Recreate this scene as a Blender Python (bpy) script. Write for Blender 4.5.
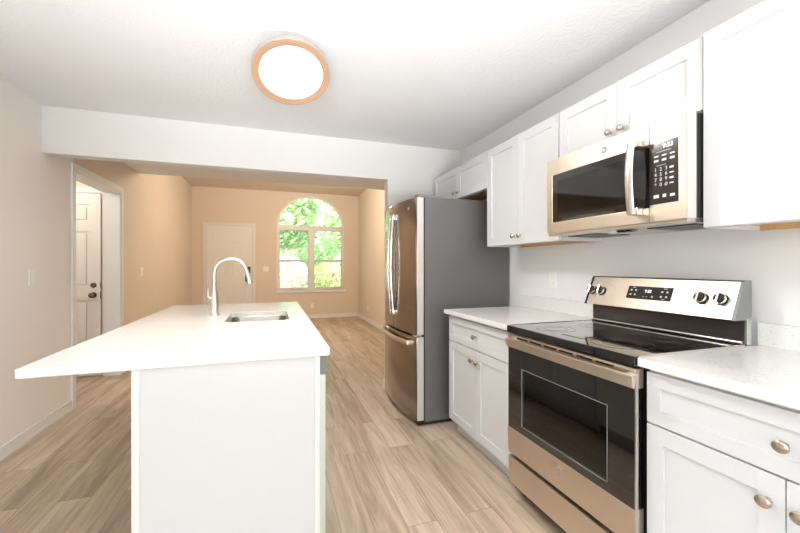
import bpy, bmesh, math, random
from mathutils import Vector, Matrix
random.seed(7)
C = bpy.context.scene.collection
scene = bpy.context.scene
for o in list(bpy.data.objects): bpy.data.objects.remove(o)

# ------------------------------------------------------------------ camera
cd = bpy.data.cameras.new('camera'); cam = bpy.data.objects.new('camera', cd); C.objects.link(cam)
cd.sensor_width = 36.0; cd.sensor_fit = 'HORIZONTAL'; cd.lens = 36.0 * 376.0 / 800.0
cd.clip_start = 0.05; cd.clip_end = 200
cd.shift_y = -0.5 / 800.0
cam.location = (0, 0, 1.235); cam.rotation_euler = (math.radians(90), 0, math.radians(-18.8))
scene.camera = cam

# ------------------------------------------------------------------ light
scene.view_settings.view_transform = 'Standard'; scene.view_settings.look = 'None'
scene.view_settings.gamma = 1.0; scene.view_settings.use_curve_mapping = False
scene.view_settings.exposure = 0.19
w = bpy.data.worlds.new('world'); scene.world = w; w.use_nodes = True
wn = w.node_tree.nodes; wl = w.node_tree.links
sky = wn.new('ShaderNodeTexSky'); sky.sky_type = 'NISHITA'; sky.sun_disc = False
sky.sun_elevation = math.radians(50); sky.sun_rotation = math.radians(200); sky.dust_density = 3.0
wl.new(sky.outputs[0], wn['Background'].inputs[0]); wn['Background'].inputs[1].default_value = 1.4
def light(name, kind, loc, energy, color=(1, 1, 1), rot=(0, 0, 0), size=None, size_y=None, radius=None):
    l = bpy.data.lights.new(name, kind); l.energy = energy; l.color = color
    if kind == 'AREA':
        l.shape = 'RECTANGLE'; l.size = size; l.size_y = size_y or size
    if radius is not None: l.shadow_soft_size = radius
    o = bpy.data.objects.new(name, l); C.objects.link(o); o.location = loc; o.rotation_euler = rot
    return o
R = math.radians
sun = light('sun', 'SUN', (0, 0, 10), 9.0, (1, .96, .88), (R(38), 0, R(-35)))
sun.data.angle = R(1.0)
light('side_fill', 'AREA', (-1.60, -1.75, 1.30), 19, (0.92, .96, 1.0), (R(90), 0, R(-90)), 2.6, 1.7)  # added fill from an unseen side window, brightens the right-hand cabinets
light('rear_fill', 'AREA', (0.1, -5.9, 1.25), 30, (0.88, .94, 1.0), (R(90), 0, R(0)), 3.0, 2.1)  # added fill behind the camera, standing in for daylight
light('ceiling_fill', 'AREA', (0.1, -2.8, .6), 50, (.92, .96, 1.0), (R(180), 0, 0), 3.0, 4.2)  # added upward panel out of view, brightens the ceiling
fl = light('aimed_fill', 'AREA', (-.1, -1.7, .7), 40, (.92, .96, 1.0), (R(180 - 55), 0, R(-5)), 2.2, .8); fl.data.spread = R(60)  # added panel out of view, aimed at the far ceiling
light('foyer_light', 'POINT', (0.45, 6.6, 2.72), 74, (1.0, .89, .71), radius=.12)
light('hall_fill', 'POINT', (-2.45, 4.3, 2.2), 19, (1.0, .95, .85), radius=.1)  # unseen lamp added to brighten the hall door

# ------------------------------------------------------------------ materials
def lin(c):
    return tuple(((x / 255) / 12.92 if x / 255 <= .04045 else ((x / 255 + .055) / 1.055) ** 2.4) for x in c) + (1.0,)
MATS = {}
def mat(name, rgb, rough=.5, metal=0.0, bump=0, bscale=200, var=0, vscale=8, emit=None, estr=1, coat=0, aniso=0, stretch=None, spec=.5):
    if name in MATS: return MATS[name]
    m = bpy.data.materials.new(name); m.use_nodes = True; n = m.node_tree.nodes; l = m.node_tree.links
    b = n['Principled BSDF']; b.inputs['Base Color'].default_value = lin(rgb)
    b.inputs['Roughness'].default_value = rough; b.inputs['Metallic'].default_value = metal
    b.inputs['Coat Weight'].default_value = coat; b.inputs['Specular IOR Level'].default_value = spec
    tc = n.new('ShaderNodeTexCoord'); mp = n.new('ShaderNodeMapping'); l.new(tc.outputs['Object'], mp.inputs[0])
    if stretch: mp.inputs['Scale'].default_value = stretch
    nz = n.new('ShaderNodeTexNoise'); nz.inputs['Scale'].default_value = vscale; nz.inputs['Detail'].default_value = 5
    l.new(mp.outputs[0], nz.inputs['Vector'])
    mx = n.new('ShaderNodeMix'); mx.data_type = 'RGBA'; mx.blend_type = 'MULTIPLY'
    mx.inputs[6].default_value = lin(rgb); mx.inputs[0].default_value = 1.0
    rp = n.new('ShaderNodeMapRange'); rp.inputs[1].default_value = .3; rp.inputs[2].default_value = .7
    rp.inputs[3].default_value = 1 - max(var, .004); rp.inputs[4].default_value = 1.0
    l.new(nz.outputs['Fac'], rp.inputs[0]); l.new(rp.outputs[0], mx.inputs[7]); l.new(mx.outputs[2], b.inputs['Base Color'])
    if bump:
        n2 = n.new('ShaderNodeTexNoise'); n2.inputs['Scale'].default_value = bscale; n2.inputs['Detail'].default_value = 3
        l.new(mp.outputs[0], n2.inputs['Vector'])
        bp = n.new('ShaderNodeBump'); bp.inputs['Strength'].default_value = bump; bp.inputs['Distance'].default_value = .004
        l.new(n2.outputs['Fac'], bp.inputs['Height']); l.new(bp.outputs[0], b.inputs['Normal'])
    if emit:
        b.inputs['Emission Color'].default_value = lin(emit); b.inputs['Emission Strength'].default_value = estr
    MATS[name] = m; return m

CEIL = mat('ceiling_paint', (232, 232, 232), .95, bump=1.0, bscale=60, spec=.1)
WHITEWALL = mat('pale_grey_paint', (236, 236, 237), .9, bump=.08, bscale=250, spec=.2)
HEADW = mat('dimmed_wall_paint', (222, 220, 216), .9, bump=.08, bscale=250, spec=.2)  # wall paint darkened to offset the strong light on the header
TANWALL = mat('kitchen_lit_paint', (243, 237, 231), .85, bump=.08, bscale=250, spec=.2)  # left wall paint, lighter copy with the kitchen's light in its colour
FOYER = mat('foyer_lit_paint', (226, 211, 196), .85, bump=.08, bscale=250, spec=.2)  # same wall paint, darker warmer copy: foyer light put into the colour
TRIM = mat('trim_white', (232, 231, 229), .45)
CAB = mat('cabinet_white', (215, 216, 218), .38)
CABIN = mat('cabinet_plywood', (222, 184, 132), .7, var=.15, stretch=(2, 20, 2))
DOORW = mat('door_white', (236, 234, 230), .5)
STEEL = mat('brushed_steel', (222, 210, 194), .36, 1.0, var=.05, vscale=30, stretch=(1, 1, 30))
STEELL = mat('light_steel', (220, 216, 210), .22, 1.0)
DARKST = mat('fridge_steel', (160, 149, 141), .17, 1.0, var=.06, vscale=30, stretch=(30, 30, 1))
CASE = mat('fridge_case_grey', (112, 112, 113), .45, .3)
CHROME = mat('chrome', (225, 225, 225), .1, 1.0)
NICKEL = mat('brushed_nickel', (200, 188, 176), .25, 1.0)
FAUC = mat('faucet_nickel', (226, 220, 212), .3, 1.0)
BLACK = mat('black_plastic', (22, 21, 21), .35)
DARK = mat('dark_rubber', (38, 36, 35), .6)
BGLASS = mat('black_glass', (14, 12, 12), .06, coat=1.0)
PANELG = mat('panel_glass', (52, 46, 44), .12)
KEYW = mat('key_print', (215, 212, 208), .5)
GREYP = mat('grey_plastic', (128, 131, 133), .4)
PALE = mat('pale_steel', (214, 222, 214), .35, .3)
REFLST = mat('side_reflection_steel', (206, 202, 196), .4, .2)  # steel lightened to carry the reflection of the bright kitchen
PLATE = mat('switch_plate', (244, 243, 240), .4)
CLOCK = mat('clock_led', (255, 240, 235), .5, emit=(255, 235, 230), estr=1.6)
DIFF = mat('lamp_diffuser', (255, 252, 245), .5, emit=(255, 246, 232), estr=2.5)
COPPER = mat('lamp_rim', (176, 140, 112), .6)
RING = mat('burner_ring', (62, 59, 57), .2)
OVENIN = mat('oven_enamel', (74, 66, 62), .5)
BRASS = mat('dark_nickel', (120, 112, 100), .25, 1.0)

def quartz():
    m = bpy.data.materials.new('white_quartz'); m.use_nodes = True; n = m.node_tree.nodes; l = m.node_tree.links
    b = n['Principled BSDF']; tc = n.new('ShaderNodeTexCoord')
    v = n.new('ShaderNodeTexNoise'); v.inputs['Scale'].default_value = 120; v.inputs['Detail'].default_value = 4
    l.new(tc.outputs['Object'], v.inputs['Vector'])
    r = n.new('ShaderNodeValToRGB'); e = r.color_ramp.elements
    e[0].position = .30; e[0].color = lin((216, 216, 214)); e[1].position = .46; e[1].color = lin((236, 236, 235))
    l.new(v.outputs['Fac'], r.inputs[0]); l.new(r.outputs[0], b.inputs['Base Color'])
    b.inputs['Roughness'].default_value = .16
    return m
QUARTZ = quartz()

def planks():
    m = bpy.data.materials.new('vinyl_plank'); m.use_nodes = True; n = m.node_tree.nodes; l = m.node_tree.links
    b = n['Principled BSDF']; tc = n.new('ShaderNodeTexCoord')
    mp = n.new('ShaderNodeMapping'); mp.inputs['Rotation'].default_value = (0, 0, R(90)); l.new(tc.outputs['Object'], mp.inputs[0])
    br = n.new('ShaderNodeTexBrick'); br.offset = .37; br.offset_frequency = 2; br.squash = 1
    br.inputs['Scale'].default_value = 1; br.inputs['Brick Width'].default_value = 1.22; br.inputs['Row Height'].default_value = .152
    br.inputs['Mortar Size'].default_value = .0012; br.inputs['Mortar Smooth'].default_value = .3; br.inputs['Bias'].default_value = 0
    br.inputs['Color1'].default_value = (0, 0, 0, 1); br.inputs['Color2'].default_value = (1, 1, 1, 1); br.inputs['Mortar'].default_value = (.3, .3, .3, 1)
    l.new(mp.outputs[0], br.inputs['Vector'])
    # grain: long streaks down the plank, shifted plank by plank
    mp2 = n.new('ShaderNodeMapping'); mp2.inputs['Scale'].default_value = (11, .9, 1); l.new(tc.outputs['Object'], mp2.inputs[0])
    cmb = n.new('ShaderNodeVectorMath'); cmb.operation = 'MULTIPLY_ADD'; cmb.inputs[1].default_value = (9, 17, 5)
    l.new(br.outputs['Color'], cmb.inputs[0]); l.new(mp2.outputs[0], cmb.inputs[2])
    nz = n.new('ShaderNodeTexNoise'); nz.inputs['Scale'].default_value = 1.3; nz.inputs['Detail'].default_value = 8; nz.inputs['Roughness'].default_value = .62; nz.inputs['Distortion'].default_value = .6
    l.new(cmb.outputs[0], nz.inputs['Vector'])
    mp3 = n.new('ShaderNodeMapping'); mp3.inputs['Scale'].default_value = (60, 3.0, 1); l.new(tc.outputs['Object'], mp3.inputs[0])
    n3 = n.new('ShaderNodeTexNoise'); n3.inputs['Scale'].default_value = 1.5; n3.inputs['Detail'].default_value = 5; l.new(mp3.outputs[0], n3.inputs['Vector'])
    a = n.new('ShaderNodeMath'); a.operation = 'MULTIPLY_ADD'; a.inputs[1].default_value = .17; l.new(br.outputs['Color'], a.inputs[0])
    a2 = n.new('ShaderNodeMath'); a2.operation = 'MULTIPLY_ADD'; a2.inputs[1].default_value = .85; a2.inputs[2].default_value = -.055; l.new(nz.outputs['Fac'], a2.inputs[0]); l.new(a2.outputs[0], a.inputs[2])
    a3 = n.new('ShaderNodeMath'); a3.operation = 'MULTIPLY_ADD'; a3.inputs[1].default_value = .25; l.new(n3.outputs['Fac'], a3.inputs[0]); l.new(a.outputs[0], a3.inputs[2])
    r = n.new('ShaderNodeValToRGB'); e = r.color_ramp.elements
    e[0].position = .30; e[0].color = lin((132, 112, 95)); e[1].position = .86; e[1].color = lin((218, 203, 187))
    x = e.new(.50); x.color = lin((172, 151, 131)); x = e.new(.66); x.color = lin((198, 178, 158))
    l.new(a3.outputs[0], r.inputs[0])
    mx = n.new('ShaderNodeMix'); mx.data_type = 'RGBA'; l.new(br.outputs['Fac'], mx.inputs[0])
    l.new(r.outputs[0], mx.inputs[6]); mx.inputs[7].default_value = lin((120, 98, 80)); l.new(mx.outputs[2], b.inputs['Base Color'])
    b.inputs['Roughness'].default_value = .46
    bp = n.new('ShaderNodeBump'); bp.inputs['Strength'].default_value = .12; bp.inputs['Distance'].default_value = .002
    l.new(n3.outputs['Fac'], bp.inputs['Height']); l.new(bp.outputs[0], b.inputs['Normal'])
    return m
PLANK = planks()

def glassmat(name, tint, ior=1.45, rough=.02):
    m = bpy.data.materials.new(name); m.use_nodes = True; n = m.node_tree.nodes; l = m.node_tree.links
    for q in list(n):
        if q.type == 'BSDF_PRINCIPLED': n.remove(q)
    t = n.new('ShaderNodeBsdfTransparent'); t.inputs[0].default_value = tint
    g = n.new('ShaderNodeBsdfGlossy'); g.inputs['Roughness'].default_value = rough
    fr = n.new('ShaderNodeFresnel'); fr.inputs[0].default_value = ior
    mx = n.new('ShaderNodeMixShader'); l.new(fr.outputs[0], mx.inputs[0]); l.new(t.outputs[0], mx.inputs[1]); l.new(g.outputs[0], mx.inputs[2])
    l.new(mx.outputs[0], n['Material Output'].inputs[0]); return m
GLASS = glassmat('window_glass', (.95, .97, .96, 1))
OGLASS = glassmat('oven_glass', (.60, .56, .53, 1), 1.7)
MGLASS = glassmat('microwave_glass', (.74, .72, .71, 1), 1.9)

def leafmat(name, c1, c2):
    m = bpy.data.materials.new(name); m.use_nodes = True; n = m.node_tree.nodes; l = m.node_tree.links
    b = n['Principled BSDF']; tc = n.new('ShaderNodeTexCoord'); nz = n.new('ShaderNodeTexNoise'); nz.inputs['Scale'].default_value = 1.7
    l.new(tc.outputs['Object'], nz.inputs[0]); r = n.new('ShaderNodeValToRGB'); e = r.color_ramp.elements
    e[0].position = .35; e[0].color = lin(c1); e[1].position = .65; e[1].color = lin(c2)
    l.new(nz.outputs['Fac'], r.inputs[0]); l.new(r.outputs[0], b.inputs['Base Color']); b.inputs['Roughness'].default_value = .6
    tr = n.new('ShaderNodeBsdfTranslucent'); l.new(r.outputs[0], tr.inputs[0]); mx = n.new('ShaderNodeMixShader'); mx.inputs[0].default_value = .45
    l.new(b.outputs[0], mx.inputs[1]); l.new(tr.outputs[0], mx.inputs[2]); l.new(mx.outputs[0], n['Material Output'].inputs[0]); return m

# ------------------------------------------------------------------ helpers
def root_loc(o):
    L = Vector((0, 0, 0))
    while o is not None: L += o.location; o = o.parent
    return L
class MB:
    def __init__(s): s.b = bmesh.new(); s.k = 0
    def box(s, x0, x1, y0, y1, z0, z1, bev=0, seg=2):
        e = (s.k % 9) * 6e-5; s.k += 1   # joined boards never share a face plane exactly
        x0 -= e; x1 += e; y0 -= e; y1 += e; z0 -= e; z1 += e
        t = bmesh.new(); bmesh.ops.create_cube(t, size=1)
        for v in t.verts:
            v.co = Vector(((x0 + x1) / 2 + v.co.x * (x1 - x0), (y0 + y1) / 2 + v.co.y * (y1 - y0), (z0 + z1) / 2 + v.co.z * (z1 - z0)))
        if bev: bmesh.ops.bevel(t, geom=t.edges[:], offset=bev, segments=seg, profile=.6, affect='EDGES')
        s.merge(t); return s
    def merge(s, t, M=None):
        if M: bmesh.ops.transform(t, matrix=M, verts=t.verts)
        me = bpy.data.meshes.new('t'); t.to_mesh(me); t.free(); s.b.from_mesh(me); bpy.data.meshes.remove(me)
    def prism(s, poly, axis, a, b, bev=0):
        # poly: list of 2D points in the plane perpendicular to axis; order (x,y),(x,z),(y,z) for axes z,y,x
        t = bmesh.new()
        def P(p, q): return {'z': (p[0], p[1], q), 'y': (p[0], q, p[1]), 'x': (q, p[0], p[1])}[axis]
        lo = [t.verts.new(P(p, a)) for p in poly]; hi = [t.verts.new(P(p, b)) for p in poly]; k = len(poly)
        t.faces.new(lo); t.faces.new(hi[::-1])
        for i in range(k): t.faces.new([lo[i], hi[i], hi[(i + 1) % k], lo[(i + 1) % k]])
        bmesh.ops.recalc_face_normals(t, faces=t.faces)
        if bev: bmesh.ops.bevel(t, geom=t.edges[:], offset=bev, segments=2, profile=.6, affect='EDGES')
        s.merge(t); return s
    def lathe(s, prof, M=None, seg=32, sx=1, sy=1):
        # prof: [(r, z)] revolved about z
        t = bmesh.new(); rings = []
        for r, z in prof:
            if r < 1e-6: rings.append([t.verts.new((0, 0, z))])
            else: rings.append([t.verts.new((sx * r * math.cos(2 * math.pi * i / seg), sy * r * math.sin(2 * math.pi * i / seg), z)) for i in range(seg)])
        for A, B in zip(rings, rings[1:]):
            for i in range(seg):
                j = (i + 1) % seg
                if len(A) == 1 and len(B) == 1: continue
                if len(A) == 1: t.faces.new([A[0], B[j], B[i]])
                elif len(B) == 1: t.faces.new([A[i], A[j], B[0]])
                else: t.faces.new([A[i], A[j], B[j], B[i]])
        bmesh.ops.recalc_face_normals(t, faces=t.faces)
        s.merge(t, M); return s
    def cyl(s, p0, p1, r, seg=24, r2=None):
        p0, p1 = Vector(p0), Vector(p1); d = p1 - p0; L = d.length
        M = Matrix.Translation(p0) @ d.to_track_quat('Z', 'Y').to_matrix().to_4x4()
        return s.lathe([(0, 0), (r, 0), (r if r2 is None else r2, L), (0, L)], M, seg)
    def tube(s, pts, r, seg=14, sx=1.0, sy=1.0, up=(0, 1, 0)):
        pts = [Vector(p) for p in pts]; t = bmesh.new(); rings = []
        rr = r if isinstance(r, (list, tuple)) else [r] * len(pts)
        for i, p in enumerate(pts):
            d = (pts[min(i + 1, len(pts) - 1)] - pts[max(i - 1, 0)]).normalized()
            u = Vector(up); u = (u - d * u.dot(d)).normalized(); v = d.cross(u)
            rings.append([t.verts.new(p + u * math.cos(2 * math.pi * k / seg) * rr[i] * sx + v * math.sin(2 * math.pi * k / seg) * rr[i] * sy) for k in range(seg)])
        for A, B in zip(rings, rings[1:]):
            for k in range(seg): t.faces.new([A[k], A[(k + 1) % seg], B[(k + 1) % seg], B[k]])
        t.faces.new(rings[0][::-1]); t.faces.new(rings[-1])
        bmesh.ops.recalc_face_normals(t, faces=t.faces); s.merge(t); return s
    def text(s, body, size, M, ext=.0004):
        cu = bpy.data.curves.new('t', 'FONT'); cu.body = body; cu.size = size; cu.align_x = 'CENTER'; cu.align_y = 'CENTER'; cu.extrude = ext
        cu.resolution_u = 3
        o = bpy.data.objects.new('t', cu); C.objects.link(o); bpy.context.view_layer.update()
        me = bpy.data.meshes.new_from_object(o.evaluated_get(bpy.context.evaluated_depsgraph_get()))
        me.transform(M); s.b.from_mesh(me); bpy.data.meshes.remove(me); bpy.data.objects.remove(o); bpy.data.curves.remove(cu); return s
    def build(s, name, m, parent=None, smooth=False, loc=None):
        me = bpy.data.meshes.new(name)
        L = root_loc(parent) if parent else Vector(loc or (0, 0, 0))
        bmesh.ops.translate(s.b, verts=s.b.verts, vec=-L)
        s.b.to_mesh(me); s.b.free(); me.materials.append(m)
        if smooth:
            for p in me.polygons: p.use_smooth = True
            me.set_sharp_from_angle(angle=R(40))
        o = bpy.data.objects.new(name, me); C.objects.link(o)
        if parent: o.parent = parent
        elif loc: o.location = loc
        return o
def struct(o): o['kind'] = 'structure'; return o
def thing(name, label, cat, loc, group=None):
    o = bpy.data.objects.new(name, None); C.objects.link(o); o.location = loc; o.empty_display_size = .1
    o['label'] = label; o['category'] = cat
    if group: o['group'] = group
    return o
def tag(o, label, cat, group=None, kind=None):
    o['label'] = label; o['category'] = cat
    if group: o['group'] = group
    if kind: o['kind'] = kind
    return o
def B(*a, **k): return MB().box(*a, **k)
# frame for things that face -X: local x -> -Y (viewer's right), local y -> +Z, local z -> -X
def faceX(x, y, z): return Matrix(((0, 0, -1, x), (-1, 0, 0, y), (0, 1, 0, z), (0, 0, 0, 1)))
def faceY(x, y, z): return Matrix(((1, 0, 0, x), (0, 0, -1, y), (0, 1, 0, z), (0, 0, 0, 1)))

# ================================================================== SETTING
XR, XL, YH, ZC, ZH = 1.89, -1.64, 3.55, 2.445, 2.09
YB, XF, ZF, YD = 9.1, 2.01, 2.955, 5.75
YR = -6.0
struct(B(-3.2, 2.2, YR - .1, YB + .1, -.1, 0).build('floor', PLANK))
c1 = MB().box(XL - .15, XR + .1, YR - .1, YD, ZC, ZC + .12); struct(c1.build('ceiling', CEIL))
c2 = MB().box(XL - .15, XF + .1, YD, YB + .12, ZF, ZF + .1).box(XL - .15, XF + .1, YD - .1, YD, ZC + .12, ZF + .1); struct(c2.build('ceiling', FOYER))  # ceiling tinted tan to imitate the foyer's warm light
struct(B(XR, XR + .1, YR - .1, YH, 0, ZC).build('wall_right', WHITEWALL))
struct(MB().box(XF, XF + .1, YH + .11, YB, 0, ZF).build('wall_foyer_right', FOYER))
# header over the wide opening and the stub beside the fridge
struct(B(XL, 1.08, YH, YH + .11, ZH, ZC).build('wall_header', HEADW))
struct(B(1.08, XF + .1, YH, YH + .11, 0, ZC).build('wall_stub', HEADW))
# left wall with the cased opening
OY0, OY1, OZ = 4.03, 5.085, 2.075
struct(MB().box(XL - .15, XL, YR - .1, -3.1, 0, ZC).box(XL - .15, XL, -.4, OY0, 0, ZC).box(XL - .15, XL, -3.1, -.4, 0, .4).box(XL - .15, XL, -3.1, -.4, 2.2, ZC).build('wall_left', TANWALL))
w2 = MB().box(XL - .1, XL - .05, -3.1, -3.04, .4, 2.2).box(XL - .1, XL - .05, -.46, -.4, .4, 2.2).box(XL - .1, XL - .05, -1.78, -1.72, .4, 2.2).box(XL - .1, XL - .05, -3.1, -.4, .4, .46).box(XL - .1, XL - .05, -3.1, -.4, 2.14, 2.2)
w2 = struct(w2.build('added_side_window', TRIM)); B(XL - .08, XL - .075, -3.04, -.46, .46, 2.14).build('pane', GLASS, w2)  # unseen window, added to go with the side fill
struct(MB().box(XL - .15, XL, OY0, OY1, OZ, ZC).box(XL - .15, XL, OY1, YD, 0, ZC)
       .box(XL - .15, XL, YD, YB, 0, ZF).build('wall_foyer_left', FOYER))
# rear wall of the kitchen; its unseen patio door is added for fill light
struct(MB().box(XL, -1.45, YR - .1, YR, 0, ZC).box(1.65, XR, YR - .1, YR, 0, ZC).box(-1.45, 1.65, YR - .1, YR, 2.35, ZC).build('wall_rear', WHITEWALL))
pd = B(-1.45, -1.39, YR - .08, YR - .02, 0, 2.35)
for a, b in ((.07, .13), (1.59, 1.65)): pd.box(a, b, YR - .08, YR - .02, 0, 2.35)
pd.box(-1.45, 1.65, YR - .08, YR - .02, 0, .06).box(-1.45, 1.65, YR - .08, YR - .02, 2.29, 2.35)
pd = struct(pd.build('added_patio_door', TRIM)); B(-1.39, 1.59, YR - .055, YR - .045, .06, 2.29).build('pane', GLASS, pd)

# far wall with door opening left solid, arched window opening
WX0, WX1, WZ0, WZS = .10, 1.66, .64, 2.15
WC, WR = (WX0 + WX1) / 2, (WX1 - WX0) / 2
b = MB().box(XL - .15, WX0, YB, YB + .14, 0, ZF).box(WX1, XF + .1, YB, YB + .14, 0, ZF).box(WX0, WX1, YB, YB + .14, 0, WZ0)
ARZ = .74
N = 32
arc = [(WC - WR * math.cos(math.pi * i / N), WZS + ARZ * math.sin(math.pi * i / N)) for i in range(N + 1)]
for p, q in zip(arc, arc[1:]):
    b.prism([p, q, (q[0], ZF), (p[0], ZF)], 'y', YB, YB + .14)
struct(b.build('wall_back', FOYER))

# side hall seen through the opening
b = MB().box(-3.2, XL - .15, 5.12, 5.22, 0, ZC).box(-3.3, -3.2, 3.3, 5.22, 0, ZC).box(-3.3, XL - .15, 3.2, 3.3, 0, ZC)
struct(b.build('wall_hall', FOYER)); struct(B(-3.3, XL - .15, 3.2, 5.22, ZC, ZC + .1).build('ceiling', CEIL))

# baseboards
def base(name, boxes):
    m = MB()
    for x0, x1, y0, y1 in boxes:
        m.box(x0, x1, y0, y1, 0, .085, bev=.003).box(x0 - (.004 if x1 - x0 < .05 else 0), x1 + (.004 if x1 - x0 < .05 else 0), y0 - (.004 if y1 - y0 < .05 else 0), y1 + (.004 if y1 - y0 < .05 else 0), 0, .02)
    return struct(m.build(name, TRIM))
base('baseboard_left', [(XL, XL + .014, YR, OY0 - .062)])
base('baseboard_foyer_left', [(XL, XL + .014, OY1 + .062, YB)])
base('baseboard_back', [(-.34, XF, YB - .014, YB), (XL, -1.42, YB - .014, YB)])
base('baseboard_foyer_right', [(XF - .014, XF, YH + .12, YB)])
base('baseboard_stub', [(1.066, 1.08, YH - .012, YH + .122)])

# cased opening: casing and jamb liner
b = MB()
b.box(XL, XL + .018, OY0 - .06, OY0, 0, OZ + .058, bev=.004).box(XL, XL + .018, OY1, OY1 + .06, 0, OZ + .058, bev=.004).box(XL, XL + .018, OY0 - .001, OY1 + .001, OZ, OZ + .058, bev=.004)
b.box(XL - .152, XL + .006, OY0, OY0 + .015, 0, OZ).box(XL - .152, XL + .006, OY1 - .015, OY1, 0, OZ).box(XL - .152, XL + .006, OY0, OY1, OZ - .015, OZ)
struct(b.build('trim_1', TRIM))

# six-panel doors, facing -Y
def six_panel(name, x0, x1, z1, Y, wallY, knob_right=True, cas=.06, bolt_dark=False, keypad=False):
    W = x1 - x0; m = MB()
    m.box(x0, x1, Y + .012, Y + .04, .01, z1)
    st = .115 * W / .91
    zs = [(.23, .86), (1.00, 1.62), (1.72, 1.92)]
    cols = [(x0 + st, x0 + W / 2 - .05), (x0 + W / 2 + .05, x1 - st)]
    m.box(x0, x0 + st, Y, Y + .013, .01, z1).box(x1 - st, x1, Y, Y + .013, .01, z1).box(cols[0][1], cols[1][0], Y, Y + .013, .01, z1)
    zz = [.01] + [q for z in zs for q in z] + [z1]
    for i in range(0, len(zz), 2):
        for a, b_ in cols: m.box(a, b_, Y, Y + .013, zz[i], zz[i + 1])
    for a, b_ in cols:
        for c_, d_ in zs: m.box(a + .03, b_ - .03, Y + .003, Y + .014, c_ + .03, d_ - .03, bev=.010)
    leaf = struct(m.build(name, DOORW))
    f = MB()
    f.box(x0 - cas - .01, x0 - .01, wallY - .018, wallY, 0, z1 + cas + .01, bev=.004).box(x1 + .01, x1 + cas + .01, wallY - .018, wallY, 0, z1 + cas + .01, bev=.004)
    f.box(x0 - .011, x1 + .011, wallY - .018, wallY, z1 + .01, z1 + cas + .01, bev=.004)
    f.build('casing', TRIM, leaf)
    kx = x1 - .065 if knob_right else x0 + .065
    k = MB()
    k.lathe([(0, 0), (.033, 0), (.033, .004), (.028, .010), (.013, .012), (.012, .03), (.024, .038), (.029, .05), (.026, .062), (.014, .068), (0, .069)], faceY(kx, Y, .91), 24)
    k.build('knob', BRASS, leaf, smooth=True)
    if keypad:
        B(kx - .033, kx + .033, Y - .022, Y, 1.08, 1.22, bev=.008).build('keypad_lock', BLACK, leaf)
        MB().lathe([(0, 0), (.026, 0), (.024, .012), (.01, .02), (0, .021)], faceY(kx, Y, 1.035), 20).build('deadbolt', BRASS, leaf, smooth=True)
    else:
        MB().lathe([(0, 0), (.03, 0), (.03, .006), (.022, .016), (.018, .022), (0, .023)], faceY(kx, Y, 1.02), 24).box(kx - .004, kx + .004, Y - .035, Y - .02, 1.005, 1.035, bev=.002).build('deadbolt', BRASS, leaf, smooth=True)
        B(x1 - .001, x1 + .004, Y - .006, Y + .003, .87, .95).box(x1 - .001, x1 + .004, Y - .006, Y + .003, .99, 1.05).build('strike_plate', BRASS, leaf)
    return leaf
six_panel('door_1', -1.345, -.425, 2.12, YB - .03, YB, keypad=True)
six_panel('door_2', -2.63, -1.825, 2.045, 5.085, 5.12)

# arched window
f = MB(); yf0, yf1 = YB + .02, YB + .09
f.box(WX0, WX0 + .045, yf0, yf1, WZ0, WZS).box(WX1 - .045, WX1, yf0, yf1, WZ0, WZS)
f.box(WX0, WX1, yf0, yf1, WZ0, WZ0 + .05).box(WX0, WX1, yf0 - .01, yf1, WZS - .035, WZS + .035).box(WC - .05, WC + .05, yf0 - .005, yf1, WZ0, WZS)
for p, q in zip(arc, arc[1:]):
    def inn(p): return (WC + (p[0] - WC) * (1 - .045 / WR), WZS + (p[1] - WZS) * (1 - .045 / ARZ))
    f.prism([p, q, inn(q), inn(p)], 'y', yf0, yf1)
win = struct(f.build('window_1', TRIM))
ZM = 1.36
for a, c_ in ((WX0 + .045, WC - .05), (WC + .05, WX1 - .045)):
    s_ = MB().box(a, c_, yf0 + .02, yf1 - .02, ZM - .025, ZM + .025)
    for z0, z1 in ((WZ0 + .05, ZM), (ZM, WZS - .035)):
        s_.box(a, a + .03, yf0 + .02, yf1 - .02, z0, z1).box(c_ - .03, c_, yf0 + .02, yf1 - .02, z0, z1)
    s_.box(a, c_, yf0 + .02, yf1 - .02, WZ0 + .05, WZ0 + .09).box(a, c_, yf0 + .02, yf1 - .02, WZS - .075, WZS - .035)
    s_.build('sash', TRIM, win)
    B(a + .03, c_ - .03, yf0 + .04, yf0 + .044, WZ0 + .09, WZS - .075).build('pane', GLASS, win)
g = MB(); n_ = 24
pts = [(WC - (WR - .045) * math.cos(math.pi * i / n_), WZS + .035 + (ARZ - .08) * math.sin(math.pi * i / n_)) for i in range(n_ + 1)]
g.prism(pts, 'y', yf0 + .04, yf0 + .044); g.build('pane', GLASS, win)
B(WX0 - .03, WX1 + .03, YB - .035, YB + .03, WZ0 - .03, WZ0, bev=.005).build('window_sill', TRIM, win)

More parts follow.
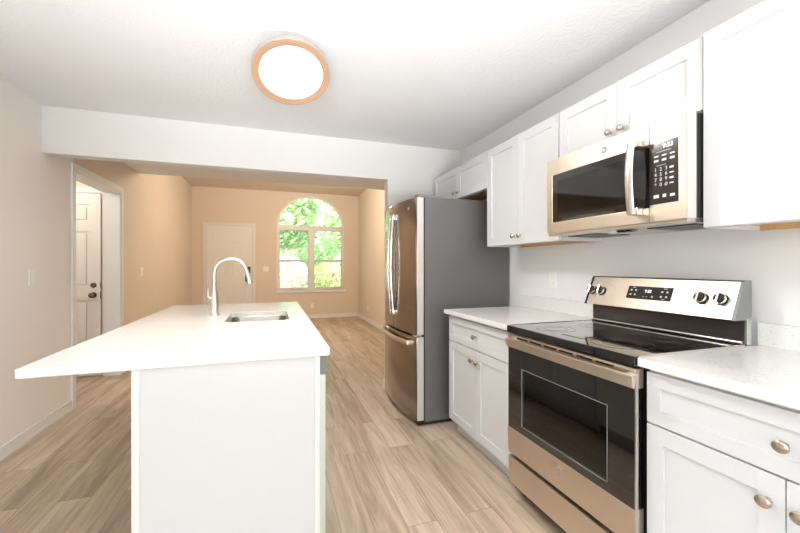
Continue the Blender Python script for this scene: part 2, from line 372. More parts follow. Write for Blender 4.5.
# blinds
for i, (a, c_) in enumerate(((WX0 + .05, WC - .055), (WC + .055, WX1 - .05))):
    t = thing('window_blind', ('left' if i == 0 else 'right') + ' white slatted blind hanging in the arched window', 'blind', ((a + c_) / 2, YB + .012, WZ0 + .03), 'white blinds in the arched window')
    B(a, c_, YB - .006, YB + .018, WZS - .075, WZS - .037, bev=.002).build('headrail', TRIM, t)
    m = MB(); z = WZ0 + .09
    while z < WZS - .08:
        m.prism([(YB - .010, z + .003), (YB + .006, z + .0045), (YB + .019, z - .003), (YB + .006, z + .0035)], 'x', a + .004, c_ - .004); z += .043
    m.build('slats', TRIM, t)
    B(a, c_, YB - .008, YB + .016, WZ0 + .05, WZ0 + .07, bev=.003).build('bottom_rail', TRIM, t)
    m = MB()
    for q in (.2, .8): m.cyl((a + (c_ - a) * q, YB + .004, WZ0 + .06), (a + (c_ - a) * q, YB + .004, WZS - .04), .0015, 6)
    m.build('lift_cord', TRIM, t)

# ================================================================== OUTDOORS
LAWN = mat('lawn', (120, 150, 70), .9, bump=.6, bscale=60, var=.4, vscale=3)
struct(B(-14, 16, YB + .2, 40, -.35, -.15).build('ground', LAWN))
BARK = mat('bark', (110, 90, 72), .9, bump=.8, bscale=30, var=.3)
L1 = leafmat('leaf_green', (160, 192, 132), (212, 230, 184)); L2 = leafmat('leaf_pale', (150, 175, 110), (225, 215, 175)); L3 = leafmat('leaf_cream', (225, 215, 190), (245, 240, 225))
def leaves(cx, cy, cz, rx, ry, rz, n, sz, lump=.25):
    t = MB(); bb = t.b
    lumps = [(random.uniform(-1, 1), random.uniform(-1, 1), random.uniform(-1, 1)) for _ in range(9)]
    for _ in range(n):
        while True:
            d = Vector((random.gauss(0, 1), random.gauss(0, 1), random.gauss(0, 1)))
            if d.length > .1: break
        d.normalize(); r = random.uniform(.6, 1.0) ** .6
        k = 1 + lump * sum(max(0, d.dot(Vector(q).normalized()) - .6) for q in lumps)
        p = Vector((cx + d.x * rx * r * k, cy + d.y * ry * r * k, cz + d.z * rz * r * k))
        a = Vector((random.gauss(0, 1), random.gauss(0, 1), random.gauss(0, 1))).normalized(); u = a.orthogonal().normalized(); v = a.cross(u)
        s1 = sz * random.uniform(.6, 1.3); s2 = s1 * .45
        bb.faces.new([bb.verts.new(p - u * s1), bb.verts.new(p + v * s2 + a * s2 * .3), bb.verts.new(p + u * s1), bb.verts.new(p - v * s2 + a * s2 * .3)])
    return t
def tree(x, y, h, r, label, seed, m=L1):
    random.seed(seed)
    t = thing('tree', label, 'tree', (x, y, -.15), 'trees beyond the arched window')
    k = MB(); k.tube([(x, y, -.3), (x + .1, y, h * .4), (x - .1, y + .1, h * .75), (x, y, h)], [.16, .13, .09, .03], 10, up=(1, 0, 0))
    for i in range(7):
        a = i * 2.4; z = h * (.35 + .07 * i); k.tube([(x, y, z), (x + math.cos(a) * r * .4, y + math.sin(a) * r * .4, z + .5), (x + math.cos(a) * r * .8, y + math.sin(a) * r * .8, z + .8)], [.06, .04, .015], 6, up=(0, .1, 1))
    k.build('trunk', BARK, t, smooth=True)
    leaves(x, y, h * .64, r, r, h * .50, 10000, .16).build('foliage', m, t)
tree(-.6, 15.0, 5.6, 2.1, 'leafy green tree behind the left half of the arched window', 3)
tree(5.2, 17.5, 6.6, 2.5, 'tall leafy green tree behind the right half of the arched window', 4)
tree(1.6, 24.0, 7.5, 3.2, 'tallest tree, behind the other trees in the arched window', 5)
random.seed(11)
def shrub(name, x, y, rx, rz, m, label, n=5000):
    t = thing(name, label, 'shrub', (x, y, -.15), 'shrubs outside the arched window')
    k = MB()
    for i in range(6):
        a = i * 1.05; k.tube([(x, y, -.2), (x + math.cos(a) * rx * .5, y + math.sin(a) * rx * .5, rz * .8)], [.025, .01], 6, up=(1, 0, 0.1))
    k.build('stems', BARK, t)
    leaves(x, y, rz * .62 - .1, rx, rx, rz * .62, n, .06, .1).build('foliage', m, t)
shrub('shrub', .40, 11.6, .75, 1.30, L3, 'pale rounded shrub outside the lower left window pane')
shrub('shrub', 2.15, 12.4, .95, 1.25, L2, 'clipped tan green shrub outside the lower right window pane')

# ================================================================== WALL PLATES
def plate_x(name, label, cat, x, y, z, sgn, kind, w_=.072, h_=.115):
    # sgn -1: on a wall facing -X, +1: on a wall facing +X
    t = thing(name, label, cat, (x, y, z - h_ / 2))
    a, b_ = sorted((x, x + sgn * .006)); B(a, b_, y - w_ / 2, y + w_ / 2, z - h_ / 2, z + h_ / 2, bev=.002).build('cover_plate', PLATE, t)
    a, b_ = sorted((x + sgn * .005, x + sgn * .010))
    if kind == 'switch': B(a, b_, y - .017, y + .017, z - .033, z + .033, bev=.002).build('rocker', PLATE, t)
    else:
        B(a, b_, y - .017, y + .017, z + .006, z + .034, bev=.003).build('socket', PLATE, t); B(a, b_, y - .017, y + .017, z - .034, z - .006, bev=.003).build('socket', PLATE, t)
def plate_y(name, label, cat, x, y, z, kind, w_=.072, h_=.115):
    t = thing(name, label, cat, (x, y, z - h_ / 2))
    B(x - w_ / 2, x + w_ / 2, y - .006, y, z - h_ / 2, z + h_ / 2, bev=.002).build('cover_plate', PLATE, t)
    if kind == 'switch':
        for dx in (-.024, .024): B(x + dx - .016, x + dx + .016, y - .010, y - .005, z - .033, z + .033, bev=.002).build('rocker', PLATE, t)
    else:
        for dz in (-.02, .02): B(x - .017, x + .017, y - .010, y - .005, z + dz - .014, z + dz + .014, bev=.003).build('socket', PLATE, t)
plate_x('light_switch', 'white rocker light switch on the beige wall left of the kitchen island', 'light switch', XL, 3.42, 1.155, 1, 'switch')
plate_x('light_switch', 'white light switch on the tan wall just past the cased opening', 'light switch', XL, 5.73 + .1, 1.16, 1, 'switch')
plate_y('light_switch', 'double white light switch between the front door and arched window', 'light switch', -.13, YB, 1.167, 'switch', .118)
plate_x('wall_outlet', 'white outlet on the kitchen wall above the counter left of the stove', 'outlet', XR, 2.18, 1.136, -1, 'socket')
plate_y('wall_outlet', 'small white outlet low on the wall below the arched window', 'outlet', .90, YB, .29, 'socket')
plate_x('wall_outlet', 'small white outlet low on the tan wall left of the refrigerator', 'outlet', XF, 8.1, .31, -1, 'socket')

# ================================================================== CABINETS
def shaker(m, X, y0, y1, z0, z1, st=.058, th=.019, rec=.009):
    m.box(X, X + th, y0, y0 + st, z0, z1, bev=.0015).box(X, X + th, y1 - st, y1, z0, z1, bev=.0015)
    m.box(X, X + th, y0 + st - .001, y1 - st + .001, z1 - st, z1, bev=.0015).box(X, X + th, y0 + st - .001, y1 - st + .001, z0, z0 + st, bev=.0015)
    m.box(X + rec, X + th - .001, y0 + st - .005, y1 - st + .005, z0 + st - .005, z1 - st + .005)
    return m
def knob(X, y, z, parent, sx=1.0):
    MB().lathe([(0, 0), (.008, 0), (.006, .004), (.0055, .012), (.012, .016), (.016, .021), (.0155, .026), (.010, .030), (0, .031)], faceX(X, y, z), 24, sx=sx).build('knob', NICKEL, parent, smooth=True)
def base_cabinet(label, y0, y1, loc_lab):
    t = thing('base_cabinet', label, 'cabinet', (1.55, (y0 + y1) / 2, 0))
    m = MB().box(1.266, 1.885, y0, y0 + .018, .105, .883).box(1.266, 1.885, y1 - .018, y1, .105, .883).box(1.87, 1.885, y0, y1, .105, .883).box(1.266, 1.885, y0, y1, .105, .12)
    m.box(1.266, 1.285, y0, y1, .84, .883).box(1.266, 1.285, y0, y1, .68, .70).box(1.266, 1.285, (y0 + y1) / 2 - .02, (y0 + y1) / 2 + .02, .105, .70).box(1.266, 1.285, y0, y0 + .035, .105, .883).box(1.266, 1.285, y1 - .035, y1, .105, .883)
    m.build('body', CAB, t)
    B(1.315, 1.333, y0 + .002, y1 - .002, 0, .106).build('toe_kick', CAB, t)
    g = .004; ym = (y0 + y1) / 2
    d = shaker(MB(), 1.245, y0 + g, y1 - g, .692, .866, st=.048).build('drawer', CAB, t); knob(1.245, ym, .775, d, 1.15)
    d = shaker(MB(), 1.245, y0 + g, ym - .0015, .112, .686).build('door', CAB, t); knob(1.245, ym - .036, .615, d, 1.15)
    d = shaker(MB(), 1.245, ym + .0015, y1 - g, .112, .686).build('door', CAB, t); knob(1.245, ym + .036, .615, d, 1.15)
base_cabinet('white shaker base cabinet between the refrigerator and stove', 1.752, 2.53, '')
base_cabinet('white shaker base cabinet right of the stove, nearest the viewer', .212, .974, '')

def counter(label, y0, y1):
    t = thing('countertop', label, 'countertop', (1.55, (y0 + y1) / 2, .884))
    B(1.213, 1.888, y0, y1, .884, .914, bev=.0025).build('slab', QUARTZ, t)
    B(1.868, 1.888, y0, y1, .914, 1.006, bev=.002).build('backsplash', QUARTZ, t)
counter('white quartz countertop between the refrigerator and stove', 1.746, 2.548)
counter('white speckled quartz countertop right of the stove', .2, .980)

def wall_cabinet(label, y0, y1, z0, z1, X=1.56, kz=.055, xb=1.888, bottom=True, twin=True):
    t = thing('wall_cabinet', label, 'cabinet', ((X + xb) / 2, (y0 + y1) / 2, z0))
    m = MB().box(X + .02, xb, y0, y0 + .016, z0, z1).box(X + .02, xb, y1 - .016, y1, z0, z1).box(X + .02, xb, y0, y1, z1 - .016, z1).box(xb - .01, xb, y0, y1, z0 + .02, z1)
    m.box(X + .02, X + .038, y0, y1, z0, z0 + .03).box(X + .02, X + .038, y0, y0 + .03, z0, z1).box(X + .02, X + .038, y1 - .03, y1, z0, z1).box(X + .02, X + .038, y0, y1, z1 - .03, z1)
    m.build('body', CAB, t)
    B(X + .038, xb - .01, y0 + .016, y1 - .016, z0 + .018, z0 + .03).box(xb - .03, xb - .01, y0 + .016, y1 - .016, z0, z0 + .018).build('bottom_panel', CABIN, t)
    g = .003; ym = (y0 + y1) / 2
    d = shaker(MB(), X, y0 + g, ym - .0015, z0 + .002, z1 - .002).build('door', CAB, t); knob(X, ym - .034, z0 + kz, d)
    d = shaker(MB(), X, ym + .0015, y1 - g, z0 + .002, z1 - .002).build('door', CAB, t); knob(X, ym + .034, z0 + kz, d)
wall_cabinet('white wall cabinet above the refrigerator, farthest from the viewer', 2.518, 3.505, 1.832, 2.118)
wall_cabinet('tall white wall cabinet between refrigerator and microwave', 1.752, 2.515, 1.382, 2.118)
wall_cabinet('short white wall cabinet above the microwave', .986, 1.748, 1.832, 2.118, kz=.05)
wall_cabinet('large white wall cabinet right of the microwave', .215, .982, 1.378, 2.118, X=1.548)

# ================================================================== REFRIGERATOR
FY0, FY1 = 2.68, 3.535
t = thing('refrigerator', 'stainless french door refrigerator beside the kitchen opening', 'refrigerator', (1.45, (FY0 + FY1) / 2, 0))
B(1.118, 1.868, FY0 + .004, FY1 - .004, .03, 1.768, bev=.004).build('case', CASE, t)
FM = (FY0 + FY1) / 2
def bow(y): return 1.048 - .046 * (1 - ((y - FM) / (FY1 - FM)) ** 2)
def bowdoor(y0, y1, z0, z1, n=14):
    ys = [y0 + (y1 - y0) * i / n for i in range(n + 1)]
    p = [(bow(y), y) for y in ys] + [(1.106, y1), (1.106, y0)]
    return MB().prism(p, 'z', z0, z1, bev=.004)
dr = bowdoor(FY0, FM - .003, .705, 1.765).build('door', DARKST, t, smooth=True)
dl = bowdoor(FM + .003, FY1, .705, 1.765).build('door', DARKST, t, smooth=True)
df = bowdoor(FY0, FY1, .045, .690, 24).build('freezer_drawer', DARKST, t, smooth=True)
for d_, z0, z1 in ((dr, .708, 1.762), (df, .048, .687)): B(1.052, 1.104, FY0 - .0015, FY0 + .003, z0, z1, bev=.001).build('side_reflection', REFLST, d_)  # pale strip paints reflected brightness onto the door sides
B(1.09, 1.12, FY0 + .01, FY1 - .01, .04, 1.76).build('gasket', BLACK, t)
B(1.07, 1.80, FY0 + .02, FY1 - .02, .004, .045).build('toe_grille', DARK, t)
for sgn, d_ in ((-1, dr), (1, dl)):
    pts = []; rr = []
    for i in range(21):
        q = i / 20; z = .83 + .83 * q; bw = math.sin(math.pi * q)
        pts.append((.986 - .024 * bw, FM + sgn * .036, z))
    h = MB().tube(pts, .0125, 14, sx=.75, sy=1.1)
    for z in (.835, 1.655): h.box(.976, 1.008, FM + sgn * .036 - .013, FM + sgn * .036 + .013, z - .022, z + .022, bev=.004)
    h.build('handle', CHROME, d_, smooth=True)
h = MB(); pts = []
for i in range(25):
    y = FY0 + .05 + (FY1 - FY0 - .10) * i / 24; pts.append((bow(y) - .048, y, .642))
h.tube(pts, .016, 14, sx=.6, sy=1.2, up=(1, 0, 0))
for y in (FY0 + .06, FY1 - .06): h.box(bow(y) - .055, bow(y) + .008, y - .013, y + .013, .625, .66, bev=.004)
h.build('handle', STEEL, df, smooth=True)
for a in (FY0 + .005, FY1 - .075): B(1.055, 1.25, a, a + .07, 1.767, 1.786, bev=.006).build('hinge_cover', GREYP, t)
B(1.03, 1.09, FY0 + .006, FY0 + .05, .692, .704, bev=.003).build('hinge', CHROME, t)
badge = MB().lathe([(0, 0), (.014, 0), (.014, .002), (0, .0025)], Matrix.Translation((bow(2.80) + .0, 2.80, 1.69)) @ Matrix.Rotation(R(-78), 4, 'Z') @ Matrix.Rotation(R(90), 4, 'X'), 24)
badge.build('badge', STEELL, dr)
for x, y in ((1.16, FY0 + .05), (1.80, FY0 + .05), (1.16, FY1 - .05), (1.80, FY1 - .05)): MB().cyl((x, y, 0), (x, y, .035), .018, 14).build('foot', DARK, t)

# ================================================================== RANGE
RY0, RY1 = .985, 1.742; RM = (RY0 + RY1) / 2
t = thing('range', 'freestanding stainless electric range with black glass cooktop', 'stove', (1.53, RM, 0))
cav = MB().box(1.255, 1.86, RY0 + .003, RY0 + .02, .03, .893).box(1.255, 1.86, RY1 - .02, RY1 - .003, .03, .893).box(1.84, 1.86, RY0, RY1, .03, .893)
cav.box(1.255, 1.86, RY0 + .003, RY1 - .003, .03, .06).box(1.255, 1.28, RY0 + .003, RY1 - .003, .85, .893)
cav.build('body', BLACK, t)
cv = MB().box(1.26, 1.70, RY0 + .06, RY0 + .07, .30, .80).box(1.26, 1.70, RY1 - .07, RY1 - .06, .30, .80).box(1.70, 1.71, RY0 + .06, RY1 - .06, .30, .80).box(1.26, 1.71, RY0 + .06, RY1 - .06, .29, .30).box(1.26, 1.71, RY0 + .06, RY1 - .06, .80, .81)
cv.build('oven_cavity', OVENIN, t)
for z in (.44, .60):
    r_ = MB().tube([(1.29, RY0 + .075, z), (1.29, RY1 - .075, z)], .004, 8, up=(1, 0, 0)).tube([(1.66, RY0 + .075, z), (1.66, RY1 - .075, z)], .004, 8, up=(1, 0, 0))
    for i in range(19):
        y = RY0 + .09 + i * (RY1 - RY0 - .18) / 18; r_.tube([(1.29, y, z), (1.66, y, z)], .002, 6)
    r_.build('oven_rack', CHROME, t, smooth=True)
# oven door
d = MB()
B(1.21, 1.250, RY0, RY1, .238, .372, bev=.002).build('lower_panel', STEEL, t)
d.box(1.21, 1.250, RY0, RY1, .800, .872, bev=.002)
door = d.build('oven_door', STEEL, t)
W0, W1, V0, V1 = RY0 + .118, RY1 - .118, .408, .705
MB().box(1.212, 1.25, RY0 + .004, W0, .372, .80).box(1.212, 1.25, W1, RY1 - .004, .372, .80).box(1.212, 1.25, W0, W1, .372, V0).box(1.212, 1.25, W0, W1, V1, .80).build('door_glass_border', BGLASS, door)
B(1.2135, 1.2165, W0, W1, V0, V1).build('window_pane', OGLASS, door)
fr = MB(); q = .0025
fr.box(1.2105, 1.245, W0, W0 + q, V0, V1).box(1.2105, 1.245, W1 - q, W1, V0, V1).box(1.2105, 1.245, W0, W1, V0, V0 + q).box(1.2105, 1.245, W0, W1, V1 - q, V1)
fr.build('window_frame', GREYP, door)
B(1.2105, 1.222, RY0 - .002, RY0 + .003, .24, .86).build('edge_trim', STEELL, door)
v = MB()
for i in range(6): v.box(1.2088, 1.212, RY0 + .09 + i * .1, RY0 + .17 + i * .1, .856, .863)
v.build('vent_slot', BLACK, door)
h = MB().box(1.170, 1.184, RY0 - .022, RY1 - .036, .815, .857, bev=.004)
for y in (RY0 + .002, RY1 - .068): h.box(1.178, 1.2105, y, y + .03, .819, .853, bev=.004)
h.build('handle', STEEL, door)
bd = MB().lathe([(0, 0), (.019, 0), (.019, .002), (.016, .003), (0, .003)], faceX(1.21, RM, .322), 28); bd = bd.build('badge', STEELL, door)
MB().text('GE', .017, faceX(1.2066, RM, .322)).build('badge_letters', GREYP, bd)
# drawer
B(1.215, 1.25, RY0, RY1, .072, .214, bev=.003).build('storage_drawer', STEEL, t)
B(1.245, 1.262, RY0 + .004, RY1 - .004, .06, .87).build('door_gap', BLACK, t)
for x, y in ((1.30, RY0 + .05), (1.80, RY0 + .05), (1.30, RY1 - .05), (1.80, RY1 - .05)): MB().cyl((x, y, 0), (x, y, .032), .02, 14).build('foot', DARK, t)
# cooktop
ct = MB().box(1.205, 1.80, RY0, RY1, .879, .916, bev=.003).build('cooktop', BGLASS, t)
for a in (RY0 - .001, RY1 - .004): B(1.225, 1.80, a, a + .005, .9, .9185).build('side_strip', STEELL, ct)
def ring(x, y, r):
    m = MB()
    for q_ in (r, r * .62): m.lathe([(q_ - .0018, 0), (q_ - .0018, .0006), (q_, .0006), (q_, 0)], Matrix.Translation((x, y, .916)), 48)
    m.build('burner_ring', RING, ct)
ring(1.365, RM + .19, .095); ring(1.365, RM - .19, .115); ring(1.62, RM + .19, .08); ring(1.62, RM - .19, .08); ring(1.66, RM, .055)
B(1.28, 1.3, RM - .06, RM + .06, .916, .9166).build('hot_surface_print', RING, ct)
# backguard
B(1.80, 1.838, RY0 + .002, RY1 - .002, .90, 1.05).build('riser', PANELG, t)
MB().tube([(1.795, RY0 + .005, .925), (1.795, RY1 - .005, .925)], .007, 10, up=(1, 0, 0)).build('riser_trim', STEELL, t, smooth=True)
for a in (RY0 - .001, RY1 - .011): B(1.812, 1.84, a, a + .012, .9, 1.04).build('side_bracket', STEELL, t)
XA, ZA, XBk, ZB = 1.738, 1.018, 1.802, 1.172
bg = MB().prism([(XA + .002, ZA), (XBk + .002, ZB), (1.840, ZB), (1.840, 1.03), (1.80, ZA)], 'y', RY0 + .012, RY1 - .012, bev=.002).build('control_panel', STEEL, t)
MB().prism([(XA, ZA - .002), (XBk, ZB + .003), (1.842, ZB + .003), (1.842, 1.028), (1.80, ZA - .002)], 'y', RY0 - .002, RY0 + .0125, bev=.002).build('end_cap', GREYP, bg)
MB().prism([(XA, ZA - .002), (XBk, ZB + .003), (1.842, ZB + .003), (1.842, 1.028), (1.80, ZA - .002)], 'y', RY1 - .0125, RY1 + .002, bev=.002).build('end_cap', BLACK, bg)
B(XBk - .001, 1.842, RY0, RY1, ZB - .001, ZB + .004, bev=.0015).build('top_trim', BLACK, bg)
ang = math.atan2(XBk - XA, ZB - ZA)
def onpanel(y, s_):    # matrix on the sloping panel: s_ = distance up the face
    p = Vector((XA + .002 + s_ * math.sin(ang), y, ZA + s_ * math.cos(ang)))
    n_ = Vector((-math.cos(ang), 0, math.sin(ang))); u = Vector((0, -1, 0)); vv = n_.cross(u)
    return Matrix(((u.x, vv.x, n_.x, p.x), (u.y, vv.y, n_.y, p.y), (u.z, vv.z, n_.z, p.z), (0, 0, 0, 1)))
def panelbox(m, M, w_, h_, th, bev=0):
    tb = bmesh.new(); bmesh.ops.create_cube(tb, size=1)
    for v_ in tb.verts: v_.co = Vector((v_.co.x * w_, v_.co.y * h_, (v_.co.z + .5) * th))
    if bev: bmesh.ops.bevel(tb, geom=tb.edges[:], offset=bev, segments=3, profile=.5, affect='EDGES')
    m.merge(tb, M); return m
for y in (1.712, 1.650, 1.127, 1.050):
    M = onpanel(y, .083)
    k = MB().lathe([(0, 0), (.026, 0), (.026, .004), (.023, .008), (.022, .022), (.019, .026), (0, .026)], M, 28).build('knob', DARK, bg, smooth=True)
    MB().lathe([(.0222, .010), (.0235, .010), (.0235, .020), (.0222, .020)], M, 28).build('knob_collar', CHROME, k, smooth=True)
    panelbox(MB(), M @ Matrix.Translation((0, 0, .02)), .010, .044, .016, .003).build('knob_grip', CHROME, k)
dp = panelbox(MB(), onpanel(1.372, .088), .232, .068, .0022, .0008)
dp = dp.build('display', PANELG, bg)
D = lambda dx, dy: onpanel(1.372, .088) @ Matrix.Translation((dx, dy, .0024))
MB().text('9:32', .021, D(-.004, .009)).build('clock_digits', CLOCK, dp)
k = MB()
for dx, dy in ((-.095, .012), (-.07, .012), (-.095, -.012), (-.07, -.012), (-.022, -.02), (-.004, -.02), (.024, -.018), (.068, .010), (.093, .010), (.068, -.014), (.093, -.014)):
    panelbox(k, D(dx, dy), .009 if abs(dx) > .023 else .004, .008 if abs(dx) > .023 else .004, .0004)
k.text('BAKE', .007, D(-.082, .026)).text('TIMER', .007, D(.08, .026)).text('START', .006, D(.08, -.027))
k.build('key_legend', KEYW, dp)
for y in (1.127, 1.050, 1.60):
    M = onpanel(y, .083) @ Matrix.Translation((0, .036, .0003)); MB().text('OFF' if y < 1.2 else 'LO', .007, M).build('dial_print', GREYP, bg)

# ================================================================== MICROWAVE
MX = 1.472; MZ0, MZ1 = 1.408, 1.828; MS = 1.136
t = thing('microwave', 'stainless over-the-range microwave under the short wall cabinet', 'microwave', (1.68, RM, MZ0))
B(1.52, 1.886, .990, 1.742, MZ0 + .006, MZ1 - .002, bev=.002).build('case', GREYP, t)
dd = MB()
dd.box(MX, 1.518, MS + .001, 1.742, 1.735, MZ1 - .004, bev=.0025).box(MX, 1.518, MS + .001, 1.742, MZ0 + .006, 1.475, bev=.0025).box(MX, 1.518, 1.702, 1.742, 1.47, 1.74, bev=.0025)
md = dd.build('door', STEEL, t)
MB().box(MX + .002, 1.515, MS + .001, 1.235, 1.475, 1.735).box(MX + .002, 1.515, 1.235, 1.703, 1.475, 1.507).box(MX + .002, 1.515, 1.235, 1.703, 1.70, 1.735).box(MX + .002, 1.515, 1.662, 1.703, 1.505, 1.70).build('door_glass_border', BGLASS, md)
B(MX + .003, MX + .006, 1.235, 1.662, 1.507, 1.70).build('window_pane', MGLASS, md)
B(1.508, 1.514, 1.235, 1.662, 1.507, 1.70).build('window_mesh', mat('mesh_screen', (150, 146, 142), .5), md)
cp = MB().box(MX, 1.518, .990, MS - .001, MZ0 + .006, MZ1 - .004, bev=.0025).build('control_panel', STEEL, t)
pg = B(MX - .0012, MX + .002, 1.018, MS - .001, 1.484, 1.732, bev=.001).build('keypad', PANELG, cp)
k = MB(); F = lambda y, z: faceX(MX - .0014, y, z)
for r_ in range(4):
    for c_ in range(4):
        y, z = 1.108 - c_ * .0215, 1.622 - r_ * .0205
        s_ = ['123', '456', '789', '*0#'][r_][c_] if c_ < 3 else '+'
        if c_ < 3: k.text(s_, .020, F(y, z))
        else: panelbox(k, F(y, z), .016, .008 if r_ % 2 == 0 else .005, .0004)
for r_ in range(2):
    for c_ in range(3): panelbox(k, F(1.105 - c_ * .032, 1.676 - r_ * .018), .018, .006 if r_ == 0 else .009, .0004)
panelbox(k, F(1.075, 1.692), .06, .0015, .0004); panelbox(k, F(1.085, 1.638), .04, .0015, .0004)
panelbox(k, F(1.105, 1.515), .022, .013, .0004); panelbox(k, F(1.072, 1.515), .014, .013, .0004); panelbox(k, F(1.040, 1.513), .018, .010, .0004)
k.build('key_legend', KEYW, pg)
MB().text('9:33', .024, F(1.058, 1.712)).build('clock_digits', CLOCK, pg)
B(MX + .003, 1.522, .9875, .9905, MZ0 + .008, MZ1 - .006).build('side_strip', REFLST, t)  # pale strip: reflected brightness painted on the microwave's side
B(1.53, 1.60, .9885, .991, MZ0 + .01, MZ1 - .01).build('side_vent', DARK, t)
# handle: broad curved bar
pts = []
for i in range(17):
    q = i / 16; z = 1.452 + .300 * q; pts.append((1.425 - .012 * math.sin(math.pi * q), 1.182, z))
h = MB().tube(pts, .019, 12, sx=1.0, sy=.35, up=(0, 1, 0))
for z in (1.462, 1.742): h.box(1.425, MX + .003, 1.150, 1.198, z - .014, z + .014, bev=.003)
h.build('handle', STEELL, md, smooth=True)
bd = MB().lathe([(0, 0), (.016, 0), (.016, .002), (0, .0025)], faceX(MX, 1.358, 1.778), 28).build('badge', GREYP, md)
MB().text('GE', .014, faceX(MX - .003, 1.358, 1.778)).build('badge_letters', STEELL, bd)
# underside
B(MX + .01, 1.886, .992, 1.740, MZ0 - .006, MZ0 + .007, bev=.002).build('underside_plate', STEELL, t)
for y0, y1 in ((1.03, 1.23), (1.50, 1.70)): B(1.58, 1.80, y0, y1, MZ0 - .009, MZ0 - .005).build('grease_filter', BLACK, t)
MB().lathe([(0, -.012), (.045, -.010), (.055, 0), (0, 0)], Matrix.Translation((1.60, 1.365, MZ0 - .005)), 24, sx=1, sy=1.6).build('work_light_lens', CHROME, t, smooth=True)

# ================================================================== ISLAND
IX0, IX1, IY0, IY1 = -.757, .216, 1.483, 3.50
t = thing('kitchen_island', 'white panelled kitchen island under the quartz top', 'kitchen island', (-.13, 2.47, 0))
BX0, BX1, BY0, BY1 = -.448, .178, 1.497, 3.46
m = MB()
m.box(BX0, BX0 + .018, BY0, BY1, 0, .883).box(BX0, BX1, BY1 - .018, BY1, 0, .883)
m.box(BX1 - .02, BX1, 2.14, BY1, .10, .883).box(BX1 - .075, BX1 - .06, 2.14, BY1, 0, .10).box(BX0, BX1 - .02, 2.122, 2.14, 0, .883)
m.box(BX0, BX1, BY0 + .002, BY0 + .022, 0, .883)
m.build('body', CAB, t)
B(BX0 - .002, BX0 + .022, BY0 - .004, BY0 + .01, 0, .883, bev=.002).build('corner_trim', TRIM, t)
B(BX1 - .020, BX1 + .000, BY0 - .004, BY0 + .01, 0, .883, bev=.002).build('corner_trim', TRIM, t)
def island_front(y0, y1, z0, z1, name):
    m = MB(); st = .055; X = BX1
    m.box(X, X + .019, y0, y0 + st, z0, z1).box(X, X + .019, y1 - st, y1, z0, z1).box(X, X + .019, y0, y1, z0, z0 + st).box(X, X + .019, y0, y1, z1 - st, z1).box(X, X + .010, y0 + .01, y1 - .01, z0 + .01, z1 - .01)
    return m.build(name, CAB, t)
island_front(2.145, 2.60, .112, .866, 'door'); island_front(2.604, 3.05, .112, .866, 'door'); island_front(3.054, 3.455, .112, .686, 'door'); island_front(3.054, 3.455, .69, .866, 'drawer')
B(-.62, -.46, 1.60, 1.63, .876, .8835).box(-.46, -.449, 1.60, 1.63, .72, .8835).build('overhang_bracket', STEELL, t)
# dishwasher in the island
t = thing('dishwasher', 'dishwasher edge with grey control strip at the island corner', 'dishwasher', (-.1, 1.82, 0))
B(-.40, .176, 1.525, 2.118, .02, .872).build('tub', GREYP, t)
dw = B(.179, .203, 1.523, 2.118, .10, .800, bev=.003).build('door', PALE, t)
B(.179, .205, 1.521, 2.118, .802, .874, bev=.003).build('control_strip', GREYP, t)
MB().tube([(.232, 1.56, .775), (.232, 2.08, .775)], .009, 12, up=(0, 0, 1)).box(.20, .238, 1.57, 1.59, .768, .783).box(.20, .238, 2.05, 2.07, .768, .783) if False else None
B(-.38, .12, 1.53, 2.11, 0, .02).build('base', BLACK, t)

# island top with sink cut-out
def rrect(x0, x1, y0, y1, r, n=8):
    P = []
    for cx_, cy_, a0 in ((x1 - r, y1 - r, 0), (x0 + r, y1 - r, 90), (x0 + r, y0 + r, 180), (x1 - r, y0 + r, 270)):
        for i in range(n + 1):
            a = R(a0 + 90 * i / n); P.append((cx_ + r * math.cos(a), cy_ + r * math.sin(a)))
    return P
def loft(loops, close_last=True, close_first=False):
    t_ = bmesh.new(); V = [[t_.verts.new((x, y, z)) for x, y in P] for P, z in loops]; n = len(V[0])
    for A, Bq in zip(V, V[1:]):
        for i in range(n): t_.faces.new([A[i], A[(i + 1) % n], Bq[(i + 1) % n], Bq[i]])
    if close_last: t_.faces.new(V[-1])
    if close_first: t_.faces.new(V[0][::-1])
    bmesh.ops.recalc_face_normals(t_, faces=t_.faces); return t_
SX0, SX1, SY0, SY1 = -.262, .098, 2.345, 2.825
O = lambda d, r=.012: rrect(IX0 + d, IX1 - d, IY0 + d, IY1 - d, r)
I = lambda d, r=.05: rrect(SX0 - d, SX1 + d, SY0 - d, SY1 + d, r)
tt = loft([(O(.003), .914), (O(.001), .9133), (O(0), .911), (O(0), .887), (O(.003), .884), (I(0), .884), (I(0), .912), (I(.002), .914), (O(.003), .914)], close_last=False)
bmesh.ops.remove_doubles(tt, verts=tt.verts, dist=1e-5)
m = MB(); m.merge(tt)
o = m.build('island_countertop', QUARTZ, loc=(-.27, 2.49, .884)); tag(o, 'white quartz island top with an overhang and sink cut-out', 'countertop')
# sink
t = thing('sink', 'stainless undermount sink set in the island top', 'sink', (-.082, 2.585, .70))
m = MB(); m.merge(loft([(I(.018), .8835), (I(-.001), .8835), (I(-.004, .05), .88), (I(-.010, .05), .72), (I(-.03, .045), .704), (I(-.06, .04), .701)]))
m.build('basin', mat('sink_steel', (172, 164, 154), .36, 1.0, var=.05), t, smooth=True)
MB().lathe([(0, .0), (.03, .0), (.042, .003), (.045, 0), (.045, -.004), (0, -.004)], Matrix.Translation((-.082, 2.585, .7045)), 28).build('drain', CHROME, t, smooth=True)
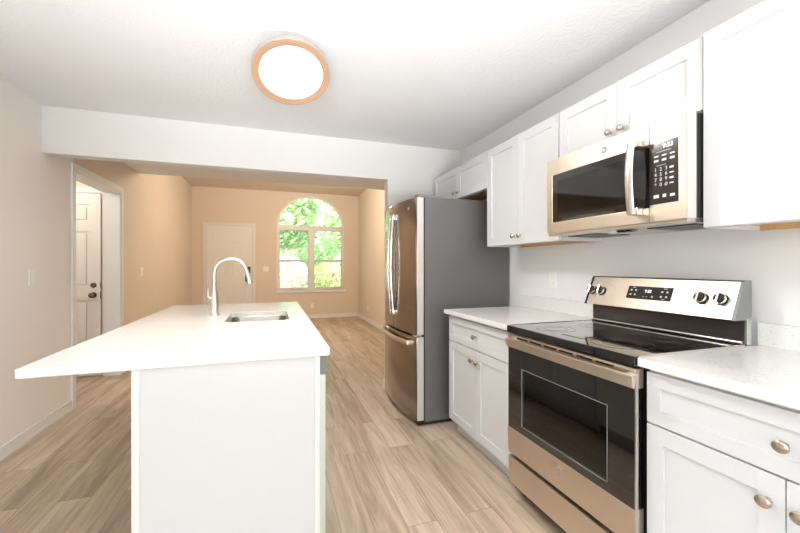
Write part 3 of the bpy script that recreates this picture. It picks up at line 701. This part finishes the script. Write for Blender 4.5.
# faucet
fx, fy, fz = -.352, 2.685, .914
t = thing('faucet', 'tall curved nickel pull-down faucet beside the sink', 'faucet', (fx, fy, fz))
MB().lathe([(0, 0), (.031, 0), (.031, .006), (.0275, .010), (.0275, .085), (.025, .105), (.018, .150), (.0150, .165), (0, .165)], Matrix.Translation((fx, fy, fz)), 32).build('base', FAUC, t, smooth=True)
ZT = 1.185; rad = .0975; pts = [(fx, fy, 1.07), (fx, fy, 1.12), (fx, fy, ZT - .02)]
a0 = R(0)
for i in range(0, 23):
    a = R(180 - i * 7.6); pts.append((fx + rad + rad * math.cos(a), fy - .01 * i / 22, ZT + rad * math.sin(a)))
MB().tube(pts, .0118, 18).build('spout', FAUC, t, smooth=True)
e = Vector(pts[-1]); dn = (e - Vector(pts[-2])).normalized()
sh = MB().tube([e - dn * .004, e + dn * .01, e + dn * .05, e + dn * .085, e + dn * .09], [.0135, .0145, .0165, .0205, .018], 20).build('spray_head', FAUC, t, smooth=True)
p_ = e + dn * .055
B(p_.x - .023, p_.x - .014, p_.y - .006, p_.y + .006, p_.z - .022, p_.z + .018, bev=.002).build('spray_button', BLACK, sh)
MB().tube([(fx - .02, fy - .005, fz + .115), (fx - .036, fy - .01, fz + .125), (fx - .036, fy - .02, fz + .175)], [.010, .009, .006], 12, up=(0, 1, 0.2)).build('lever', FAUC, t, smooth=True)

# ================================================================== CEILING LIGHT
LC = Vector((.1044, 2.1794, 2.30)); LN = Vector((.052, -.4547, -1)).normalized(); LR = .209
q = LN.to_track_quat('Z', 'Y').to_matrix().to_4x4(); LM = Matrix.Translation(LC) @ q    # local +z points down towards the room
t = thing('ceiling_light', 'round ceiling light with glowing white diffuser and copper rim', 'ceiling light', (LC.x, LC.y, ZC))
MB().lathe([(LR, 0), (LR, -.040), (0, -.040)], LM, 64).build('housing', STEELL, t, smooth=True)
MB().lathe([(LR + .001, -.004), (LR + .001, .002), (LR - .006, .002), (LR * .82, -.004), (LR * .82, -.012)], LM, 64).build('rim', COPPER, t, smooth=True)
MB().lathe([(LR * .825, -.008), (LR * .80, -.003), (LR * .5, .001), (0, .003)], LM, 64).build('diffuser', DIFF, t, smooth=True)
MB().lathe([(0, 0), (.065, 0), (.065, -.012), (.02, -.02), (.02, -.12), (0, -.12)], Matrix.Translation((LC.x, LC.y + .01, ZC)), 32).build('canopy', STEELL, t, smooth=True)
gl = light('ceiling_lamp_glow', 'AREA', LC + LN * .006, 20, (1.0, .95, .88), (0, 0, 0), .33)
gl.data.shape = 'DISK'; gl.rotation_euler = (-LN).to_track_quat('Z', 'Y').to_euler()
# foyer ceiling light (above the raised ceiling edge)
t = thing('ceiling_light', 'small round ceiling light in the raised foyer ceiling', 'ceiling light', (.1, 6.6, ZF))
MB().lathe([(0, 0), (.12, 0), (.12, -.02), (.05, -.05), (0, -.05)], Matrix.Translation((.1, 6.6, ZF)), 32).build('canopy', STEELL, t, smooth=True)
